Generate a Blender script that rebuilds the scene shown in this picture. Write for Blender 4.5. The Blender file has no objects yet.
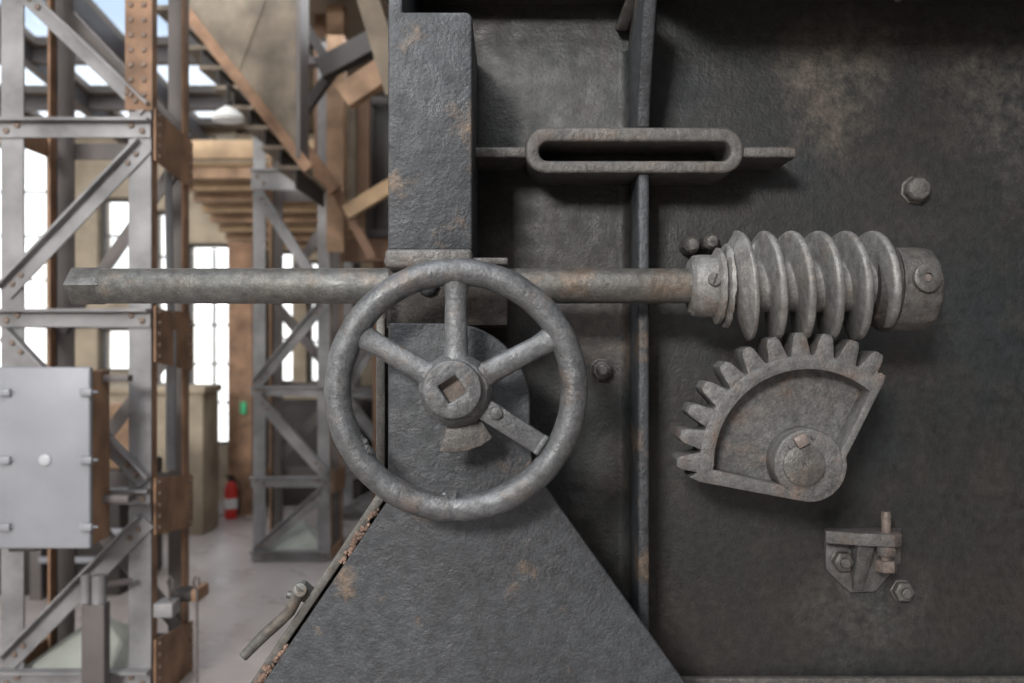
import bpy, bmesh, math, random
from mathutils import Vector, Matrix
random.seed(7)
PI = math.pi
scene = bpy.context.scene
C = scene.collection

# ------------------------------------------------------------------ camera
F = 950.0            # focal length in pixels of a 1024 px wide frame
CAMZ = 1.5
cam_d = bpy.data.cameras.new('camera'); cam = bpy.data.objects.new('camera', cam_d); C.objects.link(cam)
cam.location = (0, 0, CAMZ); cam.rotation_euler = (PI/2, 0, 0)
cam_d.sensor_width = 36; cam_d.lens = F/1024*36
cam_d.clip_start = 0.05; cam_d.clip_end = 200
cam_d.dof.use_dof = True; cam_d.dof.focus_distance = 1.78; cam_d.dof.aperture_fstop = 2.8
scene.camera = cam

# ------------------------------------------------------------------ exposure
vs = scene.view_settings
scene.display_settings.display_device = 'sRGB'
vs.view_transform = 'Standard'; vs.look = 'None'; vs.gamma = 1; vs.use_curve_mapping = False
vs.exposure = 0.0

# ------------------------------------------------------------------ sky
w = bpy.data.worlds.new('sky'); scene.world = w; w.use_nodes = True
nt = w.node_tree; nt.nodes.clear()
def N(nt, t, **k):
    n = nt.nodes.new(t)
    for a, b in k.items(): setattr(n, a, b)
    return n
tc = N(nt, 'ShaderNodeTexCoord'); sep = N(nt, 'ShaderNodeSeparateXYZ')
nt.links.new(tc.outputs['Generated'], sep.inputs[0])
rp = N(nt, 'ShaderNodeValToRGB')
e = rp.color_ramp.elements
e[0].position = 0.0; e[0].color = (1.0, 0.97, 0.92, 1)
e[1].position = 0.75; e[1].color = (0.17, 0.24, 0.36, 1)
m = e.new(0.16); m.color = (0.98, 0.97, 0.96, 1)
m = e.new(0.30); m.color = (0.30, 0.37, 0.46, 1)
nt.links.new(sep.outputs['Z'], rp.inputs[0])
cn = N(nt, 'ShaderNodeTexNoise'); cn.inputs['Scale'].default_value = 5; cn.inputs['Detail'].default_value = 5
nt.links.new(tc.outputs['Generated'], cn.inputs['Vector'])
cr = N(nt, 'ShaderNodeValToRGB'); cr.color_ramp.elements[0].position = .48; cr.color_ramp.elements[1].position = .66
nt.links.new(cn.outputs['Fac'], cr.inputs[0])
mx = N(nt, 'ShaderNodeMix', data_type='RGBA')
nt.links.new(cr.outputs[0], mx.inputs[0]); nt.links.new(rp.outputs[0], mx.inputs[6]); mx.inputs[7].default_value = (.5, .5, .5, 1)
bg = N(nt, 'ShaderNodeBackground'); bg.inputs[1].default_value = 2.6
nt.links.new(mx.outputs[2], bg.inputs[0])
wo = N(nt, 'ShaderNodeOutputWorld'); nt.links.new(bg.outputs[0], wo.inputs[0])

# ------------------------------------------------------------------ large area light: daylight from the high window behind the camera
def area(name, loc, target, size, power, col):
    d = bpy.data.lights.new(name, 'AREA'); d.shape = 'RECTANGLE'; d.size = size[0]; d.size_y = size[1]
    d.energy = power; d.color = col
    o = bpy.data.objects.new(name, d); C.objects.link(o); o.location = loc
    o.rotation_euler = (Vector(target)-Vector(loc)).to_track_quat('-Z', 'Y').to_euler()
    return o
area('window_light', (-3.3, -7.3, 4.9), (0.15, 1.9, 1.5), (2.0, 1.4), 960, (1.0, 0.975, 0.94))
area('front_skylight', (-1.3, -0.2, 4.35), (-1.3, -0.2, 0), (3.2, 2.2), 165, (0.97, 0.985, 1.0))
area('skylight', (-2.1, 6.0, 3.55), (-2.1, 6.0, 0), (2.6, 2.2), 62, (0.95, 0.97, 1.0))

# ------------------------------------------------------------------ helpers
def P(px, py, d):
    return Vector(((px-512)*d/F, d, CAMZ-(py-341.5)*d/F))

def new_mat(name):
    m = bpy.data.materials.new(name); m.use_nodes = True
    n = m.node_tree.nodes; n.clear()
    o = n.new('ShaderNodeOutputMaterial'); b = n.new('ShaderNodeBsdfPrincipled')
    m.node_tree.links.new(b.outputs[0], o.inputs[0])
    return m, m.node_tree, b

def ramp(nt, src, p0, p1, c0=(0,0,0,1), c1=(1,1,1,1)):
    r = N(nt, 'ShaderNodeValToRGB')
    r.color_ramp.elements[0].position = p0; r.color_ramp.elements[1].position = p1
    r.color_ramp.elements[0].color = c0; r.color_ramp.elements[1].color = c1
    nt.links.new(src, r.inputs[0]); return r.outputs[0]

def noise(nt, vec, scale, detail=4, rough=.55, dist=0):
    n = N(nt, 'ShaderNodeTexNoise'); n.inputs['Scale'].default_value = scale
    n.inputs['Detail'].default_value = detail; n.inputs['Roughness'].default_value = rough
    n.inputs['Distortion'].default_value = dist
    nt.links.new(vec, n.inputs['Vector']); return n.outputs['Fac']

def mixc(nt, fac, a, b, mode='MIX'):
    x = N(nt, 'ShaderNodeMix', data_type='RGBA', blend_type=mode)
    for s, v in ((0, fac), (6, a), (7, b)):
        if isinstance(v, (tuple, list)): x.inputs[s].default_value = (*v[:3], 1)
        elif isinstance(v, (int, float)): x.inputs[s].default_value = v
        else: nt.links.new(v, x.inputs[s])
    return x.outputs[2]

def math_n(nt, op, a, b=0.0):
    x = N(nt, 'ShaderNodeMath', operation=op)
    for i, v in enumerate((a, b)):
        if isinstance(v, (int, float)): x.inputs[i].default_value = v
        else: nt.links.new(v, x.inputs[i])
    return x.outputs[0]

def iron(name, base, alt, rust=(0.13, 0.085, 0.055), rust_lo=.60, rust_hi=.72, rust_amt=.7, rough=.55, metal=.25,
         bump=.35, s_big=5, s_patch=14, s_bump=150, spec=.5, stains=()):
    m, nt, b = new_mat(name)
    tc = N(nt, 'ShaderNodeTexCoord'); v = tc.outputs['Object']
    big = ramp(nt, noise(nt, v, s_big, 5), .35, .65)
    col = mixc(nt, big, base, alt)
    pn = ramp(nt, noise(nt, v, s_patch, 8, .65), rust_lo, rust_hi)
    col = mixc(nt, math_n(nt, 'MULTIPLY', pn, rust_amt), col, rust)
    for (cx, cz, rad, sc) in stains:          # mineral deposits with ragged edges
        vd = N(nt, 'ShaderNodeVectorMath', operation='DISTANCE')
        nv = N(nt, 'ShaderNodeTexNoise'); nv.inputs['Scale'].default_value = 9; nv.inputs['Detail'].default_value = 6
        nt.links.new(v, nv.inputs['Vector'])
        ad = N(nt, 'ShaderNodeVectorMath', operation='MULTIPLY_ADD')
        nt.links.new(nv.outputs['Color'], ad.inputs[0]); ad.inputs[1].default_value = (.22, 0, .22); 
        sb = N(nt, 'ShaderNodeVectorMath', operation='MULTIPLY'); nt.links.new(v, sb.inputs[0]); sb.inputs[1].default_value = (1, 0, 1)
        nt.links.new(sb.outputs[0], ad.inputs[2])
        nt.links.new(ad.outputs[0], vd.inputs[0]); vd.inputs[1].default_value = (cx+.11, 0, cz+.11)
        k = ramp(nt, vd.outputs['Value'], rad*.35, rad, (1,1,1,1), (0,0,0,1))
        g = ramp(nt, noise(nt, v, 30, 8, .7), .38, .62)
        k = math_n(nt, 'MULTIPLY', k, g)
        col = mixc(nt, math_n(nt, "MULTIPLY", k, .45), col, sc)
    fine = noise(nt, v, 260, 3, .6)
    f2 = ramp(nt, fine, .32, .7, (.76,.76,.76,1), (1.26,1.26,1.26,1))
    f3 = ramp(nt, noise(nt, v, 55, 5, .6), .32, .68, (.68,.68,.68,1), (1.32,1.32,1.32,1))
    col = mixc(nt, 1.0, col, f3, 'MULTIPLY')
    col = mixc(nt, 1.0, col, f2, 'MULTIPLY')
    nt.links.new(col, b.inputs['Base Color'])
    b.inputs['Metallic'].default_value = metal
    rr = ramp(nt, noise(nt, v, 25, 5), .3, .7, (rough-.1,)*3+(1,), (rough+.14,)*3+(1,))
    nt.links.new(rr, b.inputs['Roughness'])
    b.inputs['Specular IOR Level'].default_value = spec
    h1 = noise(nt, v, s_bump, 3, .5); h2 = noise(nt, v, s_bump*.33, 3, .5)
    h = math_n(nt, 'ADD', math_n(nt, 'MULTIPLY', h1, .55), math_n(nt, 'MULTIPLY', h2, .75))
    h = math_n(nt, 'ADD', h, math_n(nt, 'MULTIPLY', noise(nt, v, s_bump*2.6, 2, .5), .22))
    h = math_n(nt, 'ADD', h, math_n(nt, 'MULTIPLY', pn, .25))
    bp = N(nt, 'ShaderNodeBump'); bp.inputs['Strength'].default_value = bump; bp.inputs['Distance'].default_value = .008
    nt.links.new(h, bp.inputs['Height']); nt.links.new(bp.outputs[0], b.inputs['Normal'])
    return m

def plain(name, col, rough=.6, metal=0.0, var=.15, scale=6, bump=0.0, spec=.4):
    m, nt, b = new_mat(name)
    tc = N(nt, 'ShaderNodeTexCoord'); v = tc.outputs['Object']
    n = ramp(nt, noise(nt, v, scale, 6), .3, .7, (1-var,)*3+(1,), (1+var,)*3+(1,))
    nt.links.new(mixc(nt, 1.0, col, n, 'MULTIPLY'), b.inputs['Base Color'])
    b.inputs['Roughness'].default_value = rough; b.inputs['Metallic'].default_value = metal
    b.inputs['Specular IOR Level'].default_value = spec
    if bump:
        bp = N(nt, 'ShaderNodeBump'); bp.inputs['Strength'].default_value = bump; bp.inputs['Distance'].default_value = .01
        nt.links.new(noise(nt, v, scale*8, 4), bp.inputs['Height']); nt.links.new(bp.outputs[0], b.inputs['Normal'])
    return m

class MB:
    def __init__(s): s.v = []; s.f = []; s.m = []
    def add(s, vs, fs, mi=0):
        o = len(s.v); s.v += [Vector(p) for p in vs]; s.f += [tuple(i+o for i in f) for f in fs]; s.m += [mi]*len(fs); return s
    def box(s, a, b, mi=0):
        x0, x1 = sorted((a[0], b[0])); y0, y1 = sorted((a[1], b[1])); z0, z1 = sorted((a[2], b[2]))
        vs = [(x0,y0,z0),(x1,y0,z0),(x1,y1,z0),(x0,y1,z0),(x0,y0,z1),(x1,y0,z1),(x1,y1,z1),(x0,y1,z1)]
        return s.add(vs, [(0,3,2,1),(4,5,6,7),(0,1,5,4),(1,2,6,5),(2,3,7,6),(3,0,4,7)], mi)
    def pxbox(s, x0, y0, x1, y1, d0, d1, mi=0):
        """box whose front face (depth d0) covers the rectangle x0..x1, y0..y1 of the survey photograph"""
        a = P(x0, y0, d0); b = P(x1, y1, d0); b.y = d1
        return s.box(a, b, mi)
    def prism(s, pts, vec, mi=0):
        """polygon (3D points) swept by vec"""
        n = len(pts); pts = [Vector(p) for p in pts]; vec = Vector(vec)
        vs = pts + [p+vec for p in pts]
        return s.add(vs, [tuple(range(n)), tuple(range(2*n-1, n-1, -1))] + [(i, i+n, (i+1)%n+n, (i+1)%n) for i in range(n)], mi)
    def pxprism(s, pts, d0, d1, mi=0):
        return s.prism([P(x, y, d0) for x, y in pts], (0, d1-d0, 0), mi)
    def ring(s, outer, inner, vec, mi=0):
        n = len(outer); vec = Vector(vec); o = [Vector(p) for p in outer]; i_ = [Vector(p) for p in inner]
        vs = o + i_ + [p+vec for p in o] + [p+vec for p in i_]
        fs = []
        for k in range(n):
            j = (k+1) % n
            fs += [(k, j, n+j, n+k), (2*n+k, 3*n+k, 3*n+j, 2*n+j), (k, 2*n+k, 2*n+j, j), (n+k, n+j, 3*n+j, 3*n+k)]
        return s.add(vs, fs, mi)
    def lathe(s, p, axis, prof, n=40, mi=0, phase=0, caps=True):
        p = Vector(p); a = Vector(axis).normalized()
        u = a.orthogonal().normalized(); w_ = a.cross(u)
        vs = []; fs = []
        for (t, r) in prof:
            for k in range(n):
                an = 2*PI*k/n+phase
                vs.append(p + a*t + (u*math.cos(an)+w_*math.sin(an))*r)
        for i in range(len(prof)-1):
            for k in range(n):
                j = (k+1) % n
                fs.append((i*n+k, i*n+j, (i+1)*n+j, (i+1)*n+k))
        if caps:
            fs.append(tuple(range(n-1, -1, -1))); fs.append(tuple(range((len(prof)-1)*n, len(prof)*n)))
        return s.add(vs, fs, mi)
    def cyl(s, p0, p1, r, n=32, mi=0, r1=None, phase=0):
        p0 = Vector(p0); p1 = Vector(p1)
        return s.lathe(p0, p1-p0, [(0, r), ((p1-p0).length, r if r1 is None else r1)], n, mi, phase)
    def tube(s, path, r, n=12, mi=0, closed=False, sq=1.0, up=(0,1,0)):
        path = [Vector(p) for p in path]; m_ = len(path); vs = []; fs = []
        rad = r if isinstance(r, (list, tuple)) else [r]*m_
        for i, p in enumerate(path):
            if closed: t = path[(i+1)%m_]-path[i-1]
            else: t = path[min(i+1, m_-1)]-path[max(i-1, 0)]
            t.normalize(); u = Vector(up)-t*t.dot(Vector(up)); u.normalize(); q = t.cross(u)
            for k in range(n):
                an = 2*PI*k/n
                vs.append(p+(u*math.cos(an)*sq+q*math.sin(an))*rad[i])
        for i in range(m_ if closed else m_-1):
            i2 = (i+1) % m_
            for k in range(n):
                j = (k+1) % n
                fs.append((i*n+k, i*n+j, i2*n+j, i2*n+k))
        if not closed:
            fs.append(tuple(range(n-1, -1, -1))); fs.append(tuple(range((m_-1)*n, m_*n)))
        return s.add(vs, fs, mi)
    def sweep(s, p0, p1, u, n_, prof, mi=0):
        """profile [(a,b)] in the u/n_ plane swept straight from p0 to p1"""
        p0 = Vector(p0); p1 = Vector(p1); u = Vector(u); n_ = Vector(n_)
        return s.prism([p0+u*a+n_*b for a, b in prof], p1-p0, mi)
    def build(s, name, mats, parent=None, bevel=0, seg=2, smooth=True, ang=38, jitter=0):
        root = Vector((0, 0, 0)); q = parent
        while q is not None: root += q.location; q = q.parent
        me = bpy.data.meshes.new(name)
        me.from_pydata([tuple(p-root) for p in s.v], [], s.f)
        mats = mats if isinstance(mats, (list, tuple)) else [mats]
        for m in mats: me.materials.append(m)
        me.polygons.foreach_set('material_index', s.m)
        bm = bmesh.new(); bm.from_mesh(me)
        bmesh.ops.recalc_face_normals(bm, faces=bm.faces)
        if bevel:
            es = [e for e in bm.edges if len(e.link_faces) == 2 and e.calc_face_angle(0) > math.radians(28)]
            bmesh.ops.bevel(bm, geom=es, offset=bevel, segments=seg, affect='EDGES', profile=.5, clamp_overlap=True)
        if jitter:
            for v in bm.verts:
                v.co += Vector((random.uniform(-1,1), random.uniform(-1,1), random.uniform(-1,1)))*jitter
        bm.to_mesh(me); bm.free()
        if smooth:
            me.shade_smooth(); me.set_sharp_from_angle(angle=math.radians(ang))
        o = bpy.data.objects.new(name, me); C.objects.link(o)
        if parent is not None: o.parent = parent
        return o

def tag(o, label=None, cat=None, group=None, kind=None):
    if label: o['label'] = label
    if cat: o['category'] = cat
    if group: o['group'] = group
    if kind: o['kind'] = kind
    return o
def thing(name, loc, label, cat, group=None):
    o = bpy.data.objects.new(name, None); C.objects.link(o); o.location = loc; o.empty_display_size = .1
    return tag(o, label, cat, group)

def rrect(x0, y0, x1, y1, r, n=6):
    pts = []
    for cx, cy, a0 in ((x1-r, y0+r, -90), (x1-r, y1-r, 0), (x0+r, y1-r, 90), (x0+r, y0+r, 180)):
        for k in range(n+1):
            a = math.radians(a0+90*k/n); pts.append((cx+r*math.cos(a), cy+r*math.sin(a)))
    return pts
def arc(cx, cy, r, a0, a1, n):
    """photograph-plane arc, angles counter-clockwise from +x, y down"""
    return [(cx+r*math.cos(math.radians(a0+(a1-a0)*k/n)), cy-r*math.sin(math.radians(a0+(a1-a0)*k/n))) for k in range(n+1)]
def radial(poly, c, angs):
    out = []
    for a in angs:
        dx, dy = math.cos(a), math.sin(a); best = None
        for i in range(len(poly)):
            (x1, y1), (x2, y2) = poly[i], poly[(i+1) % len(poly)]
            ex, ey = x2-x1, y2-y1; den = dx*ey-dy*ex
            if abs(den) < 1e-9: continue
            t = ((x1-c[0])*ey-(y1-c[1])*ex)/den; q = ((x1-c[0])*dy-(y1-c[1])*dx)/den
            if t > 0 and -1e-6 <= q <= 1+1e-6 and (best is None or t > best): best = t
        out.append((c[0]+dx*best, c[1]+dy*best))
    return out
def hexnut(mb, p, axis, r, h, mi=0, phase=0, dome=.18):
    mb.lathe(p, axis, [(0, r), (h*(1-dome), r), (h, r*.86)], 6, mi, phase)

# ------------------------------------------------------------------ materials
M_wall = iron('blackened plate', (.026,.023,.021), (.015,.019,.0205), rust=(.056,.042,.033), rust_lo=.50, rust_hi=.78, rust_amt=.65, rough=.52, metal=.08, bump=.26, s_big=1.7, s_patch=6,
              stains=[(.284, 2.07, .15, (.16,.135,.11)), (.25, 1.97, .11, (.14,.115,.095)), (.66, 2.02, .2, (.13,.112,.095)), (.34, .95, .16, (.11,.11,.10)), (-.2, 1.5, .13, (.10,.07,.05))])
M_plate = iron('grey cast plate', (.045,.049,.054), (.034,.037,.041), rust=(.16,.11,.072), rust_lo=.58, rust_hi=.70, rust_amt=.75, rough=.52, metal=.15, bump=.40, s_big=3, s_patch=9)
M_shadowcast = iron('dark cast', (.045,.038,.033), (.036,.032,.03), rust_amt=.5, rough=.65, bump=.4)
M_wheel = iron('handled cast iron', (.115,.12,.125), (.076,.077,.079), rust=(.13,.095,.07), rust_lo=.54, rust_hi=.70, rust_amt=.6, rough=.47, metal=.35, bump=.28, s_patch=18, s_bump=140)
M_shaft = iron('turned steel', (.105,.108,.104), (.088,.084,.076), rust=(.14,.09,.055), rust_lo=.52, rust_hi=.68, rust_amt=.6, rough=.48, metal=.4, bump=.18, s_big=6, s_patch=10)
M_worm = iron('dusty worm steel', (.205,.20,.19), (.15,.148,.143), rust=(.17,.125,.09), rust_lo=.56, rust_hi=.70, rust_amt=.6, rough=.52, metal=.25, bump=.25, s_patch=16, s_bump=150)
M_gear = iron('gear casting', (.118,.117,.115), (.08,.078,.076), rust=(.16,.105,.078), rust_lo=.52, rust_hi=.68, rust_amt=.6, rough=.58, metal=.2, bump=.38, s_patch=16)
M_rib = iron('rib casting', (.095,.09,.085), (.072,.068,.064), rust=(.13,.09,.065), rust_lo=.52, rust_hi=.7, rust_amt=.5, rough=.5, metal=.2, bump=.35, s_patch=14)
M_rust = iron('rusty seam', (.24,.15,.11), (.15,.10,.075), rust=(.36,.25,.2), rust_lo=.5, rust_hi=.6, rust_amt=.8, rough=.85, metal=0, bump=.8, s_patch=50)
M_flange = iron('flange edge', (.12,.115,.105), (.095,.09,.082), rough=.5, metal=.3, bump=.2)
M_bolt = iron('bolt steel', (.12,.115,.108), (.10,.095,.09), rust=(.2,.12,.08), rust_amt=.5, rough=.5, metal=.3, bump=.25, s_bump=200)
M_rustbolt = iron('rusty bolt', (.18,.15,.135), (.14,.115,.10), rough=.6, metal=.2, bump=.25, s_bump=200)

T_grey = plain('grey steel with cool light', (.225,.222,.225), .5, .1, .38, 5)  # cool daylight on the column faces is put into this grey
T_dark = plain('tower dark steel', (.13,.115,.11), .55, .1, .25, 3)
T_brown = plain('rust brown and warm-lit side', (.28,.165,.10), .65, 0, .45, 7)  # real rust brown; column sides also carry warm light in it
T_lbrown = plain('light rust and warm-lit side', (.29,.185,.115), .7, 0, .45, 6)  # rusty beams; on column sides the warm light is painted in
T_box = plain('box grey enamel', (.275,.283,.305), .45, .1, .1, 5)
T_conc = plain('footing concrete', (.40,.42,.38), .8, 0, .2, 5, .3)
T_stone = plain('rendered stone', (.42,.35,.26), .9, 0, .3, 3, .5)
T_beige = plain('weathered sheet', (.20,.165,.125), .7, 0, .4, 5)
T_wood = plain('weathered timber', (.36,.25,.15), .8, 0, .3, 5)
T_black = plain('black steel and dark gaps', (.035,.03,.028), .6, 0, .3, 3)  # black parts; also fills gaps, recess and interior that are only shade
T_frame = plain('window bar', (.10,.095,.09), .6)
T_red = plain('extinguisher red', (.62,.04,.03), .35, 0, .1)
T_white = plain('white enamel', (.8,.8,.78), .4, 0, .05)
T_button = plain('pale button', (.46,.47,.49), .5, 0, .05)
T_green = plain('sign green', (.08,.55,.25), .5, 0, .05)
T_roof = plain('roof sheet', (.27,.23,.19), .8, 0, .2, 2)
T_dbrown = plain('dark weathered brown', (.17,.10,.062), .7, 0, .35, 3)
T_lowbounce = plain('low-bounce brick', (.10,.085,.07), .9, 0, .3, 2, .4)  # unseen walls coloured dark to cut bounced light
T_rivet = plain('rivet', (.2,.15,.12), .5, .2)

def floor_mat():
    m, nt, b = new_mat('worn concrete floor')
    tc = N(nt, 'ShaderNodeTexCoord'); v = tc.outputs['Object']
    a = ramp(nt, noise(nt, v, .8, 6), .35, .65)
    col = mixc(nt, a, (.50,.455,.435), (.38,.325,.31))
    bnd = ramp(nt, noise(nt, v, 5, 8, .7), .45, .7)
    col = mixc(nt, math_n(nt, 'MULTIPLY', bnd, .4), col, (.60,.58,.56))
    nt.links.new(col, b.inputs['Base Color'])
    nt.links.new(ramp(nt, noise(nt, v, 3, 5), .3, .7, (.22,.22,.22,1), (.42,.42,.42,1)), b.inputs['Roughness'])
    bp = N(nt, 'ShaderNodeBump'); bp.inputs['Strength'].default_value = .15; bp.inputs['Distance'].default_value = .02
    nt.links.new(noise(nt, v, 12, 5), bp.inputs['Height']); nt.links.new(bp.outputs[0], b.inputs['Normal'])
    return m
M_floor = floor_mat()
def glass_mat():
    m = bpy.data.materials.new('window glass'); m.use_nodes = True; nt = m.node_tree; nt.nodes.clear()
    o = N(nt, 'ShaderNodeOutputMaterial'); t = N(nt, 'ShaderNodeBsdfTransparent'); g = N(nt, 'ShaderNodeBsdfGlossy')
    t.inputs[0].default_value = (.96,.98,1,1); g.inputs['Roughness'].default_value = .05
    x = N(nt, 'ShaderNodeMixShader'); x.inputs[0].default_value = .06
    nt.links.new(t.outputs[0], x.inputs[1]); nt.links.new(g.outputs[0], x.inputs[2]); nt.links.new(x.outputs[0], o.inputs[0])
    return m
M_glass = glass_mat()

# ================================================================== SETTING
D_BACK = 8.9
b_ = MB(); b_.box((-9, -9, -.12), (4.2, 11, 0)); tag(b_.build('floor', M_floor), kind='structure')

# ---- back wall with window openings (photograph-plane rectangles at the wall's depth)
wins = [(-150, 150, -45, 372), (-34, 142, 46, 372), (97, 197, 136, 272), (97, 328, 136, 372), (150, 210, 178, 430), (184, 130, 236, 158), (184, 243, 236, 446), (241, 250, 256, 384), (264, 250, 293, 384), (306, 260, 326, 384)]
def back_wall():
    mb = MB(); zt = 3.45; prev = P(-330, 0, D_BACK).x
    cols = {}
    for (x0, y0, x1, y1) in wins: cols.setdefault((x0, x1), []).append((y0, y1))
    for (x0, x1) in sorted(cols):
        a = P(x0, 0, D_BACK).x; c = P(x1, 0, D_BACK).x
        mb.box((prev, D_BACK, 0), (a, D_BACK+.3, zt)); top = zt
        for (y0, y1) in sorted(cols[(x0, x1)]):
            mb.box((a, D_BACK, P(0, y0, D_BACK).z), (c, D_BACK+.3, top)); top = P(0, y1, D_BACK).z
        mb.box((a, D_BACK, 0), (c, D_BACK+.3, top)); prev = c
    mb.box((prev, D_BACK, 0), (4, D_BACK+.3, zt))
    tag(mb.build('wall_back', T_stone, smooth=False), kind='structure')
back_wall()
for i, (x0, y0, x1, y1) in enumerate(wins):
    a = P(x0, y0, D_BACK); c = P(x1, y1, D_BACK)
    fr = MB(); t = .03; ya, yb = D_BACK+.10, D_BACK+.16
    fr.box((a.x, ya, c.z), (a.x+t, yb, a.z)); fr.box((c.x-t, ya, c.z), (c.x, yb, a.z))
    fr.box((a.x+t, ya, c.z), (c.x-t, yb, c.z+t)); fr.box((a.x+t, ya, a.z-t), (c.x-t, yb, a.z))
    wo_ = tag(fr.build('window_%d' % (i+1), T_frame, smooth=False), kind='structure')
    rows = max(1, int(round((a.z-c.z)/.42))); cols = 2 if (c.x-a.x) > .45 else 1
    zrow = [c.z+t+(a.z-c.z-2*t)*k/rows for k in range(rows+1)]; xcol = [a.x+t+(c.x-a.x-2*t)*k/cols for k in range(cols+1)]
    for z in zrow[1:-1]: MB().box((a.x+t, ya+.01, z-.01), (c.x-t, yb-.01, z+.01)).build('glazing_bar', T_frame, wo_, smooth=False)
    for x in xcol[1:-1]:
        for r_ in range(rows): MB().box((x-.01, ya+.01, zrow[r_]+.01), (x+.01, yb-.01, zrow[r_+1]-.01)).build('glazing_bar', T_frame, wo_, smooth=False)
    for r_ in range(rows):
        for q in range(cols):
            MB().box((xcol[q]+.008, ya+.026, zrow[r_]+.008), (xcol[q+1]-.008, ya+.032, zrow[r_+1]-.008)).build('pane', M_glass, wo_, smooth=False)

# low stone wall in front of the window bay
mb = MB(); a = P(40, 394, 7.35); c = P(203, 394, 7.35)
mb.box((a.x, 7.35, 0), (c.x, 7.75, a.z)); mb.box((a.x-.02, 7.32, a.z), (c.x+.02, 7.78, a.z+.06))
tag(mb.build('wall_low', T_stone, bevel=.01), kind='structure')

# ---- roof with glazed strips over the rear bay
def roof_z(y): return 3.45+(9.2-y)*.125
def roof():
    ys = [9.2, 8.75, 8.22, 8.0, 7.24, 7.08, 6.3, 5.9, 2.6, 2.3, -.6, -.9, -8.4]
    mb = MB(); glaze = []
    x0, x1 = -9, 4
    for k in range(len(ys)-1):
        ya, yb = ys[k], ys[k+1]
        if k % 2 == 0 and k > 0 or k in (): pass
        def slab(xa, xb):
            mb.prism([(xa, ya, roof_z(ya)), (xb, ya, roof_z(ya)), (xb, ya, roof_z(ya)+.06), (xa, ya, roof_z(ya)+.06)], (0, yb-ya, roof_z(yb)-roof_z(ya)))
        if k % 2 == 0:
            slab(x0, x1)
        else:
            # glazed bays between x positions, sheet elsewhere
            bays = [(-6.4, -4.5), (-4.3, -3.72), (-3.55, -2.95), (-2.88, -2.05)]
            if k >= 7: bays = [(-2.9, .3)] if k == 9 else []
            p = x0
            for (xa, xb) in bays:
                slab(p, xa); p = xb; glaze.append((xa, xb, ya, yb))
            slab(p, x1)
    o = tag(mb.build('ceiling', T_roof, smooth=False), kind='structure')
    for (xa, xb, ya, yb) in glaze:
        n = 3
        for q in range(n):
            a_ = xa+(xb-xa)*q/n; c_ = xa+(xb-xa)*(q+1)/n
            g = MB(); g.prism([(a_+.01, ya, roof_z(ya)+.03), (c_-.01, ya, roof_z(ya)+.03), (c_-.01, ya, roof_z(ya)+.037), (a_+.01, ya, roof_z(ya)+.037)], (0, yb-ya, roof_z(yb)-roof_z(ya)))
            g.build('pane', M_glass, o, smooth=False)
    for y in (8.11, 7.16, 6.1, 4.45, 2.45):
        MB().box((x0, y-.05, roof_z(y)-.11), (x1, y+.05, roof_z(y)-.005)).build('purlin', T_dark, o, smooth=False)
    for x in (-4.4, -3.63, -2.92):
        g = MB(); g.prism([(x-.04, 9.1, roof_z(9.1)-.14), (x+.04, 9.1, roof_z(9.1)-.14), (x+.04, 9.1, roof_z(9.1)-.002), (x-.04, 9.1, roof_z(9.1)-.002)], (0, -5, 5*.125))
        g.build('rafter', T_dark, o, smooth=False)
roof()

# side wall of the hall, far left, with tall window strips
mb = MB(); mb.box((-7.5, -8, 0), (-7.3, 9.2, .9)); mb.box((-7.5, -8, 3.0), (-7.3, 9.2, 3.4))
for y in (-8, -6, -4, -2, .2, 2.4, 4.6, 6.8, 8.9): mb.box((-7.5, y, .9), (-7.3, y+.35, 3.0))
tag(mb.build('wall_left', T_stone, smooth=False), kind='structure')

mb = MB(); mb.box((4, -8, 0), (4.2, 9.2, 3.4)); tag(mb.build('wall_right', T_lowbounce, smooth=False), kind='structure')
mb = MB(); y0, y1 = -8.2, -8.0
mb.box((-7.5, y0, 0), (4.2, y1, 3.4)); mb.box((-7.5, y0, 3.4), (-5.2, y1, 5.5)); mb.box((-1.6, y0, 3.4), (4.2, y1, 5.5)); mb.box((-5.2, y0, 5.3), (-1.6, y1, 5.5))
tag(mb.build('wall_front', T_lowbounce, smooth=False), kind='structure')

# upper floor deck over the rear bay, seen from below: joists across the view
def deck():
    x0 = P(176, 0, 7.3).x; x1 = .9; y0, y1 = 7.25, 8.88; zz = lambda y: 2.78-(y-y0)*(.42/(y1-y0))
    dk = MB(); dk.prism([(x0, y0, zz(y0)+.06), (x1, y0, zz(y0)+.06), (x1, y0, zz(y0)+.09), (x0, y0, zz(y0)+.09)], (0, y1-y0, zz(y1)-zz(y0))); o = tag(dk.build('trim_deck', T_wood, smooth=False), kind='structure')
    n = 8
    for k in range(n):
        y = y0+(y1-y0-.12)*k/(n-1)
        MB().box((x0, y, zz(y)-.035), (x1, y+.11, zz(y)+.05)).build('joist', T_lbrown if k % 2 == 0 else T_wood, o, bevel=.006)
    MB().box((x0, y0-.09, zz(y0)+.10), (x1, y0-.01, zz(y0)+.24)).build('edge_beam', T_wood, o, bevel=.006)
deck()

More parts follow.
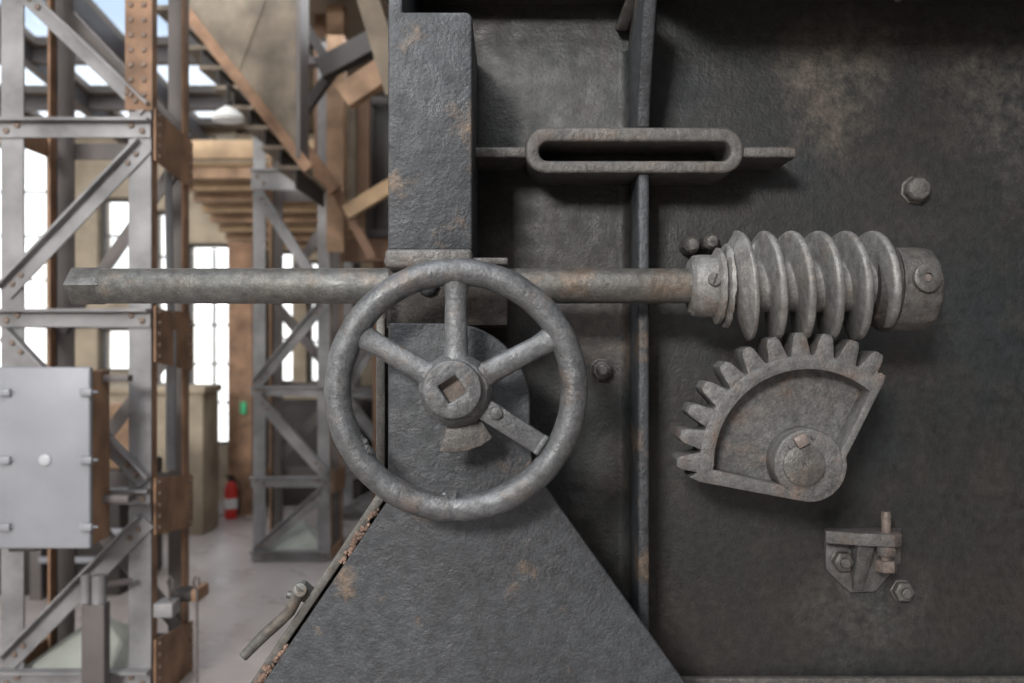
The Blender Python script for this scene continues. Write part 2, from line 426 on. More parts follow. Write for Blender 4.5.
# ================================================================== MACHINE HOUSING (right two thirds)
D_W = 2.0      # face of the big plate
D_R = 1.86     # front of the ribs
hous = thing('machine_housing', (P(700, 0, D_W).x, D_W, 0), 'large blackened iron machine wall behind the worm gear, with cast ribs', 'machine')
mb = MB(); mb.pxbox(392, -70, 1180, 341, D_W, D_W+.04); 
a = P(396, 0, D_W); c = P(1180, 0, D_W)
mb = MB(); mb.box((a.x, D_W, .05), (c.x, D_W+.05, 2.75)); mb.build('back_plate', M_wall, hous, bevel=.004)
zl = P(0, 7, D_W).z
mb = MB(); mb.box((a.x-.02, D_W-.12, zl), (P(640, 0, D_R).x, D_W-.002, zl+.3)); mb.build('top_ledge', M_shadowcast, hous, bevel=.01)
mb = MB(); mb.box((P(648, 0, D_R).x, D_W-.40, zl+.01), (c.x, D_W-.002, zl+.3)); mb.build('top_ledge', M_shadowcast, hous, bevel=.01)
mb = MB(); mb.pxbox(620, 678, 1180, 700, D_W-.02, D_W-.001); mb.build('bottom_ledge', M_rib, hous, bevel=.006)
mb = MB(); mb.box((a.x-.02, D_W-.25, 0), (c.x, D_W+.3, .12)); mb.build('plinth', M_shadowcast, hous, bevel=.01)
# vertical rib, deeper towards the top
D_R = 1.86
def rib(xl, xr, prof, name, mat=M_plate):
    b = MB(); X0 = (xl-512)*D_R/F; X1 = (xr-512)*D_R/F
    b.prism([(X0, y, z) for (y, z) in prof], (X1-X0, 0, 0)); return b.build(name, mat, hous, bevel=.006, seg=3)
zr = lambda py, d=D_R: P(0, py, d).z
rib(638, 649.5, [(D_W+.01, zr(660)), (D_R, zr(660)), (D_R, zr(172)), (D_W+.01, zr(172))], 'rib')
rib(637, 650, [(D_W+.01, zr(128)), (D_R, zr(128)), (D_R-.005, zr(108)), (D_R-.035, zr(75)), (1.765, zr(0, 1.765)), (1.74, 2.19), (D_W+.01, 2.19)], 'rib')
# fillets where the rib meets the plate
for (y0, y1) in ((660, 175), (126, 30)):
    b = MB(); X = (637.5-512)*D_R/F
    b.prism([(X+.001, D_W+.003, zr(y0))]+[(X+.0005-.026+.026*math.cos(math.radians(q_)), D_W+.0005-.026+.026*math.sin(math.radians(q_)), zr(y0)) for q_ in (0,15,30,45,60,75,90)]+[(X-.026, D_W+.003, zr(y0))], (0, 0, zr(y1)-zr(y0))); b.build('fillet', M_wall, hous)
b = MB(); b.sweep(P(641, -25, 1.86), P(621, 30, 1.985), (1,0,0), (0,1,.4), [(-.012,-.02),(.012,-.02),(.012,.02),(-.012,.02)]); b.build('brace', M_rib, hous, bevel=.004)
# slotted guide with its two end bars
o_ = rrect(525, 127, 744, 173, 21, 8); i_ = rrect(539, 141.5, 731, 160.5, 9, 8)
b = MB(); b.ring([P(x, y, D_R-.01) for x, y in o_], [P(x, y, D_R-.01) for x, y in i_], (0, D_W-D_R+.012, 0)); sg = b.build('slotted_guide', M_rib, hous, bevel=.006, seg=3)
b = MB(); b.pxbox(470, 146.5, 528, 157.5, D_R, D_W+.005); b.build('guide_bar', M_rib, hous, bevel=.005, seg=3)
b = MB(); b.pxbox(741, 146.5, 797, 157.5, D_R, D_W+.005); b.build('guide_bar', M_rib, hous, bevel=.005, seg=3)
# bolts and nuts on the plate
def wall_bolt(px, py, rpx, h, n=6, ph=.3, mat=M_bolt, name='bolt_head', washer=True):
    p = P(px, py, D_W); r = rpx*D_W/F; b = MB()
    b.lathe(p+Vector((0, .002, 0)), (0, -1, 0), [(0, r*1.15), (.006, r*1.15), (.006, r), (h*.8, r), (h, r*.82)], n, 0, ph)
    return b.build(name, mat, hous, bevel=.002)
wall_bolt(914, 190.5, 12.5, .034, 8)
o = wall_bolt(601, 370, 10.5, .03, 8)
b = MB(); b.lathe(P(602.5, 370, D_W-.028), (0,-1,0), [(0, .014), (.01, .013), (.014, .008)], 16); b.build('bolt_end', M_bolt, hous)
for (x, y, r) in ((688, 247, 7), (707, 244, 7.5)):
    p = P(x, y, D_W); b = MB(); b.lathe(p+Vector((0,.002,0)), (0,-1,0), [(0, .02), (.05, .018), (.06, .011)], 10); b.build('stud', M_bolt, hous, bevel=.002, jitter=.001)
p = P(898, -4, 1.93); b = MB(); b.lathe(p+Vector((0,0,.045)), (0,0,-1), [(0,.016),(.03,.016),(.045,.012),(.055,.006)], 14); b.build('drip_pin', M_bolt, hous)

# ================================================================== SIDE FRAME (bearing pillar + flared casing)
D_F = 1.70
xl = P(388, 0, D_F).x
fr = thing('bearing_bracket', (P(430, 0, D_F).x, 1.8, 0), 'upright grey cast iron pillar behind the handwheel, flaring into a wide foot', 'bracket')
pts = [(388, -60), (402, -60), (402, 12)] + arc(465, 19, 7, 90, 0, 5) + [(472, 250), (388, 250)]
b = MB(); b.pxprism(pts, D_F, D_W-.002); b.build('upper_plate', M_plate, fr, bevel=.004, seg=3)
# shoulder block above the bearing; lit slope put into a lighter casting
b = MB(); X0 = P(384.5, 0, D_F-.02).x; X1 = P(472, 0, D_F-.02).x
z = lambda py, d: P(0, py, d).z
b.box((X0, D_F-.014, z(269, D_F)), (X1, D_F+.08, z(249.5, D_F)))
b.build('shoulder', M_rib, fr, bevel=.007, seg=3)
# bearing block
b = MB(); b.pxbox(388, 258, 508, 326, 1.745, D_W-.002); bb = b.build('bearing_block', M_shadowcast, fr, bevel=.006)
b = MB(); b.pxbox(384, 257.5, 508, 264.5, 1.70, 1.86); b.build('bearing_cap', M_rib, fr, bevel=.003)
b = MB(); b.lathe(P(428, 286, 1.747), (0,-1,0), [(0,.02),(.016,.019),(.022,.010)], 8); b.build('bolt_head', M_plate, fr, bevel=.002)
b = MB(); b.lathe(P(381.5, 318, 1.70), (0,0,1), [(0,.009),(.05,.009),(.055,.005)], 10); b.build('stud', M_bolt, fr)
# front plate outline
outline = [(388, 323)] + arc(449, 404, 81, 93, 0, 16) + [(530, 440), (533, 469), (700, 704), (790, 830), (130, 830), (241, 704+12), (388, 500)]
b = MB(); b.pxprism(outline, D_F, D_F+.022); b.build('front_plate', M_plate, fr, bevel=.0035, seg=3)
# raised disc boss on the plate behind the wheel hub
# gasket seam and rear flange, standing proud on the left
gk = [(394, 330), (470, 330), (470, 470), (600, 704), (600, 830), (140, 830), (246, 704+16), (394, 506)]
b = MB(); b.pxprism(gk, D_F+.0225, D_F+.034); b.build('gasket', M_shadowcast, fr)
fl = [(376, 318), (385, 318), (385, 499), (241, 711), (126, 883), (112, 883), (233, 709), (376, 495)]
b = MB(); b.pxprism(fl, D_F+.030, D_F+.058); b.build('rear_flange', M_flange, fr, bevel=.003)
fb = [(380, 328), (470, 328), (500, 470), (620, 704), (620, 830), (160, 830), (240, 716), (380, 500)]
b = MB(); b.pxprism(fb, D_F+.0585, D_W-.002); b.build('casing', M_shadowcast, fr)
# crumbling rust packed in the seam (each flake is a lump)
b = MB()
for seg_ in (((384, 506), (345, 563)), ((288, 648), (262, 684))):
    (xa, ya), (xb, yb) = seg_
    for k in range(34):
        t = random.random(); x = xa+(xb-xa)*t-random.uniform(1, 6); y = ya+(yb-ya)*t; p = P(x, y, D_F+.030)
        r = random.uniform(.003, .007)
        b.lathe(p-Vector((0, r, 0)), Vector((random.uniform(-1,1), 1, random.uniform(-1,1))), [(0, r*.4), (r, r), (r*2, r*.5)], 5)
tag(b.build('rust_flakes', M_rust, fr, jitter=.0008), kind='stuff')

# ================================================================== WORM SHAFT
D_S = 1.80; k_s = D_S/F
zs = P(0, 286, D_S).z
sh = thing('worm_shaft', (P(500, 0, D_S).x, D_S, zs), 'long horizontal steel shaft with a six-turn worm at its right end', 'worm shaft')
X = lambda px: P(px, 0, D_S).x
b = MB(); b.lathe((X(102), D_S, zs), (1,0,0), [(0, 16.5*k_s), (.004, 17.6*k_s), (X(400)-X(102), 17.8*k_s), (X(735)-X(102), 17.4*k_s)], 48); b.build('shaft', M_shaft, sh)
r = 19*k_s
sqv = [(0, -r, 0), (0, 0, r), (0, r, 0), (0, 0, -r)]
b = MB(); b.prism([Vector((X(71), D_S, zs))+Vector(q_) for q_ in sqv], (X(106)-X(71), 0, 0)); b.build('square_end', M_shaft, sh, bevel=.0025, seg=2)
# collar
b = MB(); b.lathe((X(689), D_S, zs), (1,0,0), [(0, 26*k_s), (.006, 30*k_s), (.02, 31*k_s), (X(722)-X(689), 31*k_s)], 40)
col_ = b.build('collar', M_worm, sh, jitter=.0007)
an = math.radians(8)
b = MB(); pc = Vector((X(708), D_S-math.cos(an)*31*k_s, zs+math.sin(an)*31*k_s)); ax = Vector((0, -math.cos(an), math.sin(an)))
b.lathe(pc-ax*.004, ax, [(0, .0125), (.009, .0125), (.0105, .011)], 20); scw = b.build('screw', M_bolt, col_)
b = MB(); uu = Vector((.35, 0, .94)).normalized(); uu = (uu-ax*uu.dot(ax)).normalized(); vv = ax.cross(uu)
b.prism([pc+ax*.0068+uu*.0105+vv*.0018, pc+ax*.0068-uu*.0105+vv*.0018, pc+ax*.0068-uu*.0105-vv*.0018, pc+ax*.0068+uu*.0105-vv*.0018], -ax*-.0008); b.build('slot', T_black, col_)  # black strip laid on the screw head for the shade in its slot
# rough flange rings before the worm
b = MB(); b.lathe((X(713), D_S, zs), (1,0,0), [(0, 32*k_s), (.005, 38*k_s), (.012, 38*k_s), (.017, 34*k_s)], 40)
b.build('flange', M_worm, sh, jitter=.0014)
b = MB(); b.lathe((X(721), D_S, zs), (1,0,0), [(0, 33*k_s), (.004, 41*k_s), (.010, 42*k_s), (.014, 36*k_s)], 40); b.build('flange', M_worm, sh, jitter=.0016)
# the worm thread
def worm():
    pitch = 27.0*k_s; x_a = X(717); x_b = X(884); nx = 300; nt_ = 80
    r_root = 26*k_s; r_tip = 55*k_s
    vs = []; fs = []
    def prof(u):                       # u in 0..1, crest centred on .5
        d = abs((u % 1.0)-.5)*2
        if d < .27: return 1.0-.05*(d/.27)**2
        if d < .52:
            t = (d-.27)/.25; t = t*t*(3-2*t)*.3+t*.7
            return .95*(1-t)
        return 0.0
    x_first = X(735)
    for i in range(nx+1):
        x = x_a+(x_b-x_a)*i/nx
        for j in range(nt_):
            th = 2*PI*j/nt_            # 0 = top, then over the front, bottom, back
            xx = x-x_first-pitch*(th/(2*PI))
            u = xx/pitch+.5; turn = math.floor(u); h = prof(u)
            if xx < 0:                 # conical lead-in of the first turn
                h = max(0.0, min(1.0, 1.06-(-xx)/(15*k_s))) if turn >= 0 or -xx < 16*k_s else 0.0
            if turn == 5: h *= max(0.0, min(1.0, 1.5-(th/(2*PI))*1.9))
            if turn > 5: h = 0.0
            rr = r_root+(r_tip-r_root)*h
            vs.append((x, D_S-rr*math.sin(th), zs+rr*math.cos(th)))
    for i in range(nx):
        for j in range(nt_):
            k = (j+1) % nt_
            fs.append((i*nt_+j, i*nt_+k, (i+1)*nt_+k, (i+1)*nt_+j))
    fs.append(tuple(range(nt_))); fs.append(tuple(range(nx*nt_, (nx+1)*nt_)))
    mb = MB(); mb.add(vs, fs); return mb.build('worm_thread', M_worm, sh, ang=60)
worm()
b = MB(); b.lathe((X(868), D_S, zs-.002), (1,0,0), [(0, 35*k_s), (X(882)-X(868), 45*k_s), (X(886)-X(868), 45*k_s), (X(890)-X(868), 40*k_s)], 40); b.build('washer', M_shadowcast, sh)
b = MB(); b.lathe((X(884), D_S, zs-.006), (1,0,0), [(0, 43*k_s), (X(911)-X(884), 43*k_s), (X(925)-X(884), 41*k_s), (X(931)-X(884), 33*k_s)], 12, 0, .1)
ec = b.build('end_collar', M_rib, sh, bevel=.006, seg=3)
b = MB(); pc = Vector((X(908), D_S-41*k_s, zs+5*k_s)); b.lathe(pc, (.12,-1,.1), [(0,.026),(.008,.026),(.010,.023),(.010,.009),(.004,.008)], 28, caps=False); b.build('pin', M_rib, ec)
b = MB(); b.lathe(pc+Vector((0,.002,0)), (.12,-1,.1), [(0,.0085),(.009,.0075)], 14); b.build('pin_core', M_rustbolt, ec)

# ================================================================== HANDWHEEL
D_H = 1.60; k_h = D_H/F
hc = P(456, 390, D_H)
hw = thing('handwheel', hc, 'round cast iron handwheel with four spokes left and a square hole in the hub', 'handwheel')
def wp(rpx, deg, dy=0.0): return hc+Vector((math.cos(math.radians(deg))*rpx*k_h, dy, math.sin(math.radians(deg))*rpx*k_h))
n = 128
b = MB(); b.tube([wp(118.3, 360*i/n) for i in range(n)], [13.6*k_h*(1+.02*math.sin(i*.9)+.02*math.sin(i*.37)) for i in range(n)], 20, closed=True, up=(0,1,0)); b.build('rim', M_wheel, hw)
HUB = .035     # hub sits a little proud of the rim
def spoke(deg, r0, r1, w0, w1, name='spoke'):
    b = MB(); m_ = 10
    path = []; rad = []
    for i in range(m_+1):
        t = i/m_; path.append(wp(r0+(r1-r0)*t, deg, -.01*(1-t)))
        fl = 1+.35*max(0, (t-.85)/.15)+.45*max(0, (.18-t)/.18)
        rad.append((w0+(w1-w0)*t)*k_h*fl)
    b.tube(path, rad, 16, sq=.62, up=(0,1,0)); return b.build(name, M_wheel, hw)
for dg in (90, 28, 150): spoke(dg, 20, 108, 12.5, 10.5)
# repaired lower-right spoke: a flat strap bolted on
b = MB(); a_ = math.radians(-33); dx = Vector((math.cos(a_), 0, math.sin(a_))); nn = Vector((-math.sin(a_), 0, math.cos(a_)))
p0 = wp(30, -33, -.014); p1 = wp(107, -33, -.004)
b.prism([p0+nn*11*k_h, p1+nn*10.5*k_h, p1-nn*10.5*k_h, p0-nn*11*k_h], (0, .020, 0)); stp = b.build('spoke', M_wheel, hw, bevel=.003); stp['label'] = 'flat strap replacing a broken spoke'
b = MB(); b.lathe(wp(46, -29, -.012), (0,-1,0), [(0,.012),(.006,.011),(.008,.006)], 10); b.build('rivet', M_wheel, stp, jitter=.0008)
b = MB(); b.prism([wp(98, -31, -.010)+nn*8*k_h, wp(104, -31, -.010)+nn*8*k_h, wp(104, -35, -.01)-nn*7*k_h, wp(98, -35, -.01)-nn*7*k_h], (0, .012, 0)); b.build('weld', M_wheel, stp, bevel=.003)
# broken stubs of the two missing spokes
for dg in (-93, 212):
    b = MB()
    for k in range(12):
        p = wp(106-random.uniform(-4, 1.5), dg+random.uniform(-6, 6), random.uniform(-.008, .008)); r = random.uniform(.005, .009)
        b.lathe(p, (random.uniform(-1,1), -1, random.uniform(-1,1)), [(-r, r*.5), (0, r), (r, r*.5)], 7)
    b.build('spoke_stub', M_wheel, hw, jitter=.0012)
# hub: rough boss, then turned face with the square hole
b = MB(); b.lathe(hc+Vector((0, .03, 0)), (0,-1,0), [(0, 34*k_h), (.03, 37*k_h), (.045, 36*k_h), (.055, 31*k_h)], 28); b.build('hub_boss', M_wheel, hw, jitter=.0016)
hcx = hc+Vector((-2*k_h, 0, 2*k_h))
sq = [math.radians(-13+90*i) for i in range(4)]
nn_ = 48; outer = []; inner = []; rs = 14.2
for i in range(nn_):
    a_ = 2*PI*i/nn_+math.radians(-13)
    outer.append((a_, 28.5)); q = (a_-math.radians(-13)) % (PI/2); inner.append((a_, rs*math.cos(PI/4)/math.cos(q-PI/4)))
f_ = lambda lst, y: [hcx+Vector((math.cos(a)*r_*k_h, y, math.sin(a)*r_*k_h)) for a, r_ in lst]
b = MB(); b.ring(f_(outer, -.052), f_(inner, -.052), (0, .05, 0)); b.build('hub', M_wheel, hw, bevel=.0025, seg=3)
b = MB(); b.add(f_([(a, 15) for a in sq], -.030)+f_([(a, 15) for a in sq], -.02), [(0,1,2,3),(7,6,5,4),(0,4,5,1),(1,5,6,2),(2,6,7,3),(3,7,4,0)]); b.build('spindle_end', M_rustbolt, hw)
b = MB(); b.cyl(hc+Vector((0, .02, 0)), (hc.x, D_F+.01, hc.z), .034, 28); b.build('spindle', M_wheel, hw)
# ragged spur on the left of the hub
b = MB(); b.add([wp(33, 192, -.01), wp(33, 208, -.01), wp(43, 199, -.004), wp(33, 192, .01), wp(33, 208, .01), wp(43, 199, .006)], [(0,1,2),(5,4,3),(0,3,4,1),(1,4,5,2),(2,5,3,0)]); b.build('spur', M_wheel, hw, bevel=.0015)
# pointer blade under the hub
cx, cy = 456, 378
blade = [(446, 424), (486, 424)] + arc(455, 370, 86, -64, -101, 8)
pt = thing('pointer_blade', P(464, 452, 1.615), 'fan-shaped steel pointer blade hanging below the handwheel hub', 'pointer')
b = MB(); b.pxprism([(448, 421), (481, 419), (493, 438), (481, 446), (467, 451), (452, 453), (439, 452)], 1.60, 1.612); b.build('blade', M_rib, pt, bevel=.003)
b = MB(); b.prism([P(462, 426, 1.6125), P(474, 426, 1.6125), P(474, 436, 1.6125), P(462, 436, 1.6125)], (0, D_F-1.6125-.001, 0)); b.build('stem', M_plate, pt)

# ================================================================== GEAR SECTOR
D_G = 1.755; G_T = .075
gc = (809, 464)
gs = thing('gear_sector', P(gc[0], gc[1], D_G), 'toothed gear sector with eleven teeth meshing below the worm', 'gear')
out = arc(gc[0], gc[1], 109, 52, 184, 40) + [(689, 477), (700, 482)] + arc(810, 465, 37, 258, 372, 14) + [(884, 382), (886, 376), (878, 371)]
inn = arc(gc[0], gc[1], 95, 50, 181, 40) + [(713, 470), (770, 483), (800, 488), (832, 470), (868, 398)]
cen = (785, 430)
angs = [2*PI*i/140 for i in range(140)]
for pl in (out, inn):
    for (x, y) in pl[-6:]+pl[:1]: angs.append(math.atan2(y-cen[1], x-cen[0]) % (2*PI))
angs = sorted(set(round(a, 4) for a in angs))
O = radial(out, cen, angs); I = radial(inn, cen, angs)
b = MB(); b.ring([P(x, y, D_G) for x, y in O], [P(x, y, D_G) for x, y in I], (0, G_T, 0)); b.build('sector_rim', M_gear, gs, bevel=.003, seg=2)
b = MB(); b.prism([P(x, y, D_G)+Vector((0, .052, 0)) for x, y in radial(out, cen, angs)], (0, .020, 0))
ctr = P(cen[0], cen[1], D_G)
for i_v, v in enumerate(b.v): b.v[i_v] = Vector((ctr.x+(v.x-ctr.x)*.97, v.y, ctr.z+(v.z-ctr.z)*.97))
b.build('web', M_gear, gs)
for k in range(11):
    a_ = 57.3+12.22*k
    def tp(r_, off): 
        ar = math.radians(a_); return (gc[0]+r_*math.cos(ar)-off*math.sin(ar), gc[1]-r_*math.sin(ar)-off*math.cos(ar))
    jj = random.uniform(-.5, .5)
    prof = [tp(105, -12), tp(111, -9.6), tp(119, -8.2), tp(127+jj, -6.8), tp(131.5+jj, -4.2), tp(131.5+jj, 4.2), tp(127+jj, 6.8), tp(119, 8.2), tp(111, 9.6), tp(105, 12)]
    b = MB(); b.prism([P(x, y, D_G) + Vector((0, .0015, 0)) for x, y in prof], (0, G_T-.003, 0)); b.build('gear_tooth', M_gear, gs, bevel=.0022)
b = MB(); b.lathe(P(gc[0], gc[1], D_G)+Vector((0, G_T, 0)), (0,-1,0), [(0, 36*D_G/F), (G_T-.002, 35*D_G/F), (G_T+.001, 33.5*D_G/F)], 44); bs = b.build('boss', M_gear, gs, bevel=.002)
pcg = P(806, 466, D_G-.012)
b = MB(); b.lathe((pcg.x, D_W-.003, pcg.z), (0,-1,0), [(0, .045), (D_W-.003-D_G, .045), (D_W-.003-D_G, .0395), (D_W-.003-D_G+.004, .039), (D_W-.003-D_G+.006, .036), (D_W-.003-D_G+.006, .004), (D_W-.003-D_G+.0045, .003)], 40); b.build('pivot_pin', M_rib, gs)
b = MB(); p = P(800, 440, D_G-.0); ca, sa = math.cos(.5), math.sin(.5)
kx = Vector((ca, 0, sa)); kz = Vector((-sa, 0, ca))
b.prism([p+kx*.012+kz*.011, p-kx*.012+kz*.011, p-kx*.012-kz*.011, p+kx*.012-kz*.011], (0, -.016, 0)); b.build('key', M_rustbolt, gs, bevel=.003)
for (x, y, sz) in ((790, 446, .006), (812, 437, .005), (809, 447, .004)):
    p = P(x, y, D_G-.0); b = MB(); b.lathe(p, (.2,-1,.1), [(0, sz), (.006, sz*.8)], 7); b.build('burr', M_gear, gs, jitter=.0008)

# ================================================================== STOP BRACKET
sb_ = thing('stop_bracket', P(864, 555, D_W), 'small iron stop bracket with an upright adjusting bolt, low on the machine wall', 'bracket')
b = MB(); b.pxprism([(826, 529.5), (902, 529.5), (901, 562), (876, 592), (850, 593), (826, 570)], D_W-.016, D_W-.001); b.build('base_plate', M_gear, sb_, bevel=.003)
dS = D_W-.085
b = MB(); zt = P(0, 534, dS).z
shelf = [P(833, 534, dS), P(870, 534, dS-.004), P(900, 534, dS-.006), P(904, 534, dS+.004), P(904, 534, D_W-.03)]
x0 = P(826, 0, D_W-.016).x; x1 = P(906, 0, dS).x
top = [Vector((x0, D_W-.0155, zt)), Vector((P(831, 0, dS).x, dS+.035, zt)), Vector((P(862, 0, dS).x, dS+.006, zt)), Vector((P(893, 0, dS).x, dS-.006, zt)), Vector((P(903, 0, dS).x, dS+.004, zt)), Vector((P(904, 0, dS).x, dS+.04, zt)), Vector((P(902, 0, D_W-.016).x, D_W-.0155, zt))]
b.prism(top, (0, 0, -13*dS/F)); b.build('shelf', M_gear, sb_, bevel=.003)
b = MB(); xa = P(862, 0, dS).x; xb = P(880, 0, dS).x; zb = P(0, 590, D_W-.02).z; zc = zt-13*dS/F+.001
b.add([(xa, dS+.02, zc), (xb, dS+.02, zc), (xb, D_W-.0158, zc), (xa, D_W-.0158, zc), (xa+.003, D_W-.024, zb), (xb-.012, D_W-.024, zb), (xb-.012, D_W-.0158, zb), (xa+.003, D_W-.0158, zb)], [(0,1,2,3),(7,6,5,4),(0,4,5,1),(1,5,6,2),(2,6,7,3),(3,7,4,0)]); b.build('gusset', M_gear, sb_, bevel=.003)
bx, by = P(889, 0, dS).x, dS+.016
zz = lambda py: P(0, py, dS).z
b = MB(); b.lathe((bx, by, zz(564)), (0,0,1), [(0, .0105)] + [(t*.004, .0105 if t % 2 else .0095) for t in range(1, int((zz(513)-zz(564))/.004))] + [(zz(513)-zz(564), .009)], 18); ab = b.build('adjusting_bolt', M_rustbolt, sb_)
b = MB(); hexnut(b, (bx, by, zz(573)), (0,0,1), .0225, zz(561.5)-zz(573), 0, .2); b.build('bolt_head', M_rustbolt, ab, bevel=.002)
b = MB(); hexnut(b, (bx, by, zz(557)), (0,0,1), .021, zz(547)-zz(557), 0, .5); b.build('lock_nut', M_gear, ab, bevel=.002)
def nut(px, py, parent, d0):
    p = P(px, py, d0); b = MB(); b.lathe(p, (0,-1,0), [(0, .025), (.004, .025), (.004, .022), (.020, .022), (.023, .018)], 6, 0, .25); nb = b.build('nut', M_bolt, parent, bevel=.002)
    b = MB(); b.lathe(p+Vector((0,-.022,0)), (0,-1,0), [(0, .0105), (.011, .0105), (.013, .008)], 16); b.build('stud', M_bolt, nb)
nut(841, 560, sb_, D_W-.016)
nut(901, 590, hous, D_W)

# ================================================================== LEVER
D_L = 1.745
lv = thing('latch_lever', P(306, 597, D_L), 'bent iron latch lever on the sloping flange below the handwheel', 'lever')
b = MB(); q0 = P(299, 587, D_L-.004); q1 = P(316, 601, D_L+.012); b.cyl(q0, q1, 9*D_L/F, 20); b.build('pivot', M_shaft, lv, bevel=.002)
pth = [(302, 588), (299, 592), (295, 601), (290, 611), (281, 620), (262, 637), (243, 657)]
b = MB(); b.tube([P(x, y, D_L-.022) for x, y in pth], [7*D_L/F, 6.6*D_L/F] + [5.8*D_L/F]*4 + [4.8*D_L/F], 14, sq=.8); b.build('arm', M_shaft, lv)
b = MB(); b.cyl(P(300, 590, D_L-.03), P(302, 592, D_L), 7*D_L/F, 14); b.cyl(P(287, 594, D_L-.012), P(296, 597, D_L-.012), 4*D_L/F, 10); b.build('pin', M_shaft, lv, bevel=.002)

# ================================================================== BACKGROUND: LATTICE COLUMNS
def Lprof(w, t): return [(0, 0), (w, 0), (w, t), (t, t), (t, w), (0, w)]
def tower(name, label, xL, xR, d0, dep, levels, diags, bdiags, z_top, legw, grey, brown, dark, gussets=(), rivet=True):
    a = P(xL, 0, d0).x; c = P(xR, 0, d0).x
    T = thing(name, ((a+c)/2, d0+dep/2, 0), label, 'steel column', 'riveted lattice columns')
    t = .012; y0 = d0; y1 = d0+dep
    zb = .0
    # legs: angle irons; cool light painted as grey faces, warm light as brown sides
    for (x, sx) in ((a, 1), (c, -1)):
        for (y, sy) in ((y0, 1), (y1, -1)):
            b = MB(); front = sy > 0
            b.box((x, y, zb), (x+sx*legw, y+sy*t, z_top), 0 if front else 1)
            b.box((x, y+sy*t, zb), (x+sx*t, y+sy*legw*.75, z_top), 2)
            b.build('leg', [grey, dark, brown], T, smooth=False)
    zf = lambda py: P(0, py, d0).z
    rv = MB()
    for (py0, py1) in levels:
        z1, z0 = zf(py0), zf(py1)
        b = MB(); b.box((a-.01, y0-.014, z0), (c+.002, y0-.002, z1)); b.box((a-.01, y0-.055, z1-.012), (c+.002, y0-.0145, z1)); b.build('crossbar', grey, T, smooth=False)
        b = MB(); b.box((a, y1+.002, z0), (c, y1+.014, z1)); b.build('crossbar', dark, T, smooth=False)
        for sx, x in ((1, c), (-1, a)):
            b = MB(); b.box((x+sx*.001, y0+.02, z0), (x+sx*.010, y1-.02, z1)); b.build('crossbar', brown, T, smooth=False)
        for x in (a+.03, a+.075, c-.03, c-.075):
            rv.lathe((x, y0-.014, z0+(z1-z0)*(.35 if int(x*1000) % 2 else .65)), (0,-1,0), [(0,.014),(.008,.012),(.011,.006)], 8)
    def diag(x1, y1_, x2, y2_, wpx, yy, mat, off):
        p = P(x1, y1_, d0); q = P(x2, y2_, d0); p.y = q.y = yy
        ax = (q-p).normalized(); u = Vector((-ax.z, 0, ax.x))
        if u.z < 0: u = -u
        w_ = wpx*d0/F
        b = MB(); b.sweep(p, q, u, Vector((0, off, 0)), [(-w_/2, 0), (w_/2, 0), (w_/2, -w_*.7), (w_/2-.01, -w_*.7), (w_/2-.01, -.01), (-w_/2, -.01)])
        b.build('diagonal_brace', mat, T, smooth=False)
        if off > 0:
            for e_ in (p+ax*.05, p+ax*.10, q-ax*.05, q-ax*.10): rv.lathe(e_+Vector((0, -.012, 0)), (0,-1,0), [(0,.012),(.008,.010),(.010,.005)], 8)
    for dg in diags: diag(*dg, y0-.003, grey, 1)
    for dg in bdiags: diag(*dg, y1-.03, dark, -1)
    for (py0, py1) in gussets:
        z1, z0 = zf(py0), zf(py1); h = (z1-z0)
        b = MB(); x = c+.0105
        b.prism([(x, y0+.002, z1), (x, y1-.002, z1-h*.22), (x, y1-.002, z0-h*.22), (x, y0+.002, z0)], (.008, 0, 0)); b.build('gusset_plate', brown, T, smooth=False)
        for s_ in range(5):
            for y in (y0+.04, y1-.04):
                zz_ = z0+(z1-z0)*(.1+.2*s_)-(h*.22 if y > y0+.1 else 0)
                rv.lathe((x+.008, y, zz_), (1,0,0), [(0,.011),(.007,.009),(.009,.004)], 8)
    if rivet: tag(rv.build('rivets', T_rivet, T), kind='stuff')
    # pyramid footing and base frame
    zb2 = zf(levels[-1][0])
    return T, a, c, y0, y1, zb2
T1 = tower('lattice_column', 'nearest lattice steel column at the left edge, carrying the grey junction box', 1, 151, 3.9, .46,
      [(120, 138), (309, 327), (488, 504), (668, 690)],
      [(22, -8, 146, 110, 15), (146, 146, 6, 293, 17), (6, 334, 146, 482, 17), (148, 520, 8, 662, 19)],
      [(-20, -60, 150, 120, 16), (10, 330, 150, 130, 14), (20, 500, 150, 330, 14), (150, 670, 10, 500, 14)], 4.0, .092, T_grey, T_brown, T_dark,
      gussets=[(108, 160), (306, 362), (478, 535), (640, 700)])
T2 = tower('lattice_column', 'middle lattice steel column in the background, below the stair stringer', 253, 330, 6.5, .5,
      [(170, 190), (386, 396), (476, 487), (550, 560)],
      [(258, 192, 326, 296, 11), (326, 302, 257, 384, 11), (258, 398, 326, 474, 12), (326, 490, 258, 550, 12)],
      [(326, 192, 258, 300, 10), (258, 302, 326, 384, 10), (258, 470, 326, 398, 10)], 3.58, .085, T_grey, T_lbrown, T_dark,
      gussets=[(165, 200), (380, 402), (470, 493)])
T3 = tower('lattice_column', 'farthest lattice steel column, seen through the left side of the handwheel', 343, 405, 8.0, .45,
      [(388, 398), (470, 478), (511, 519)],
      [(348, 400, 400, 468, 11), (400, 480, 348, 510, 10), (400, 300, 348, 386, 10)], [], 2.35, .08, T_grey, T_lbrown, T_dark)
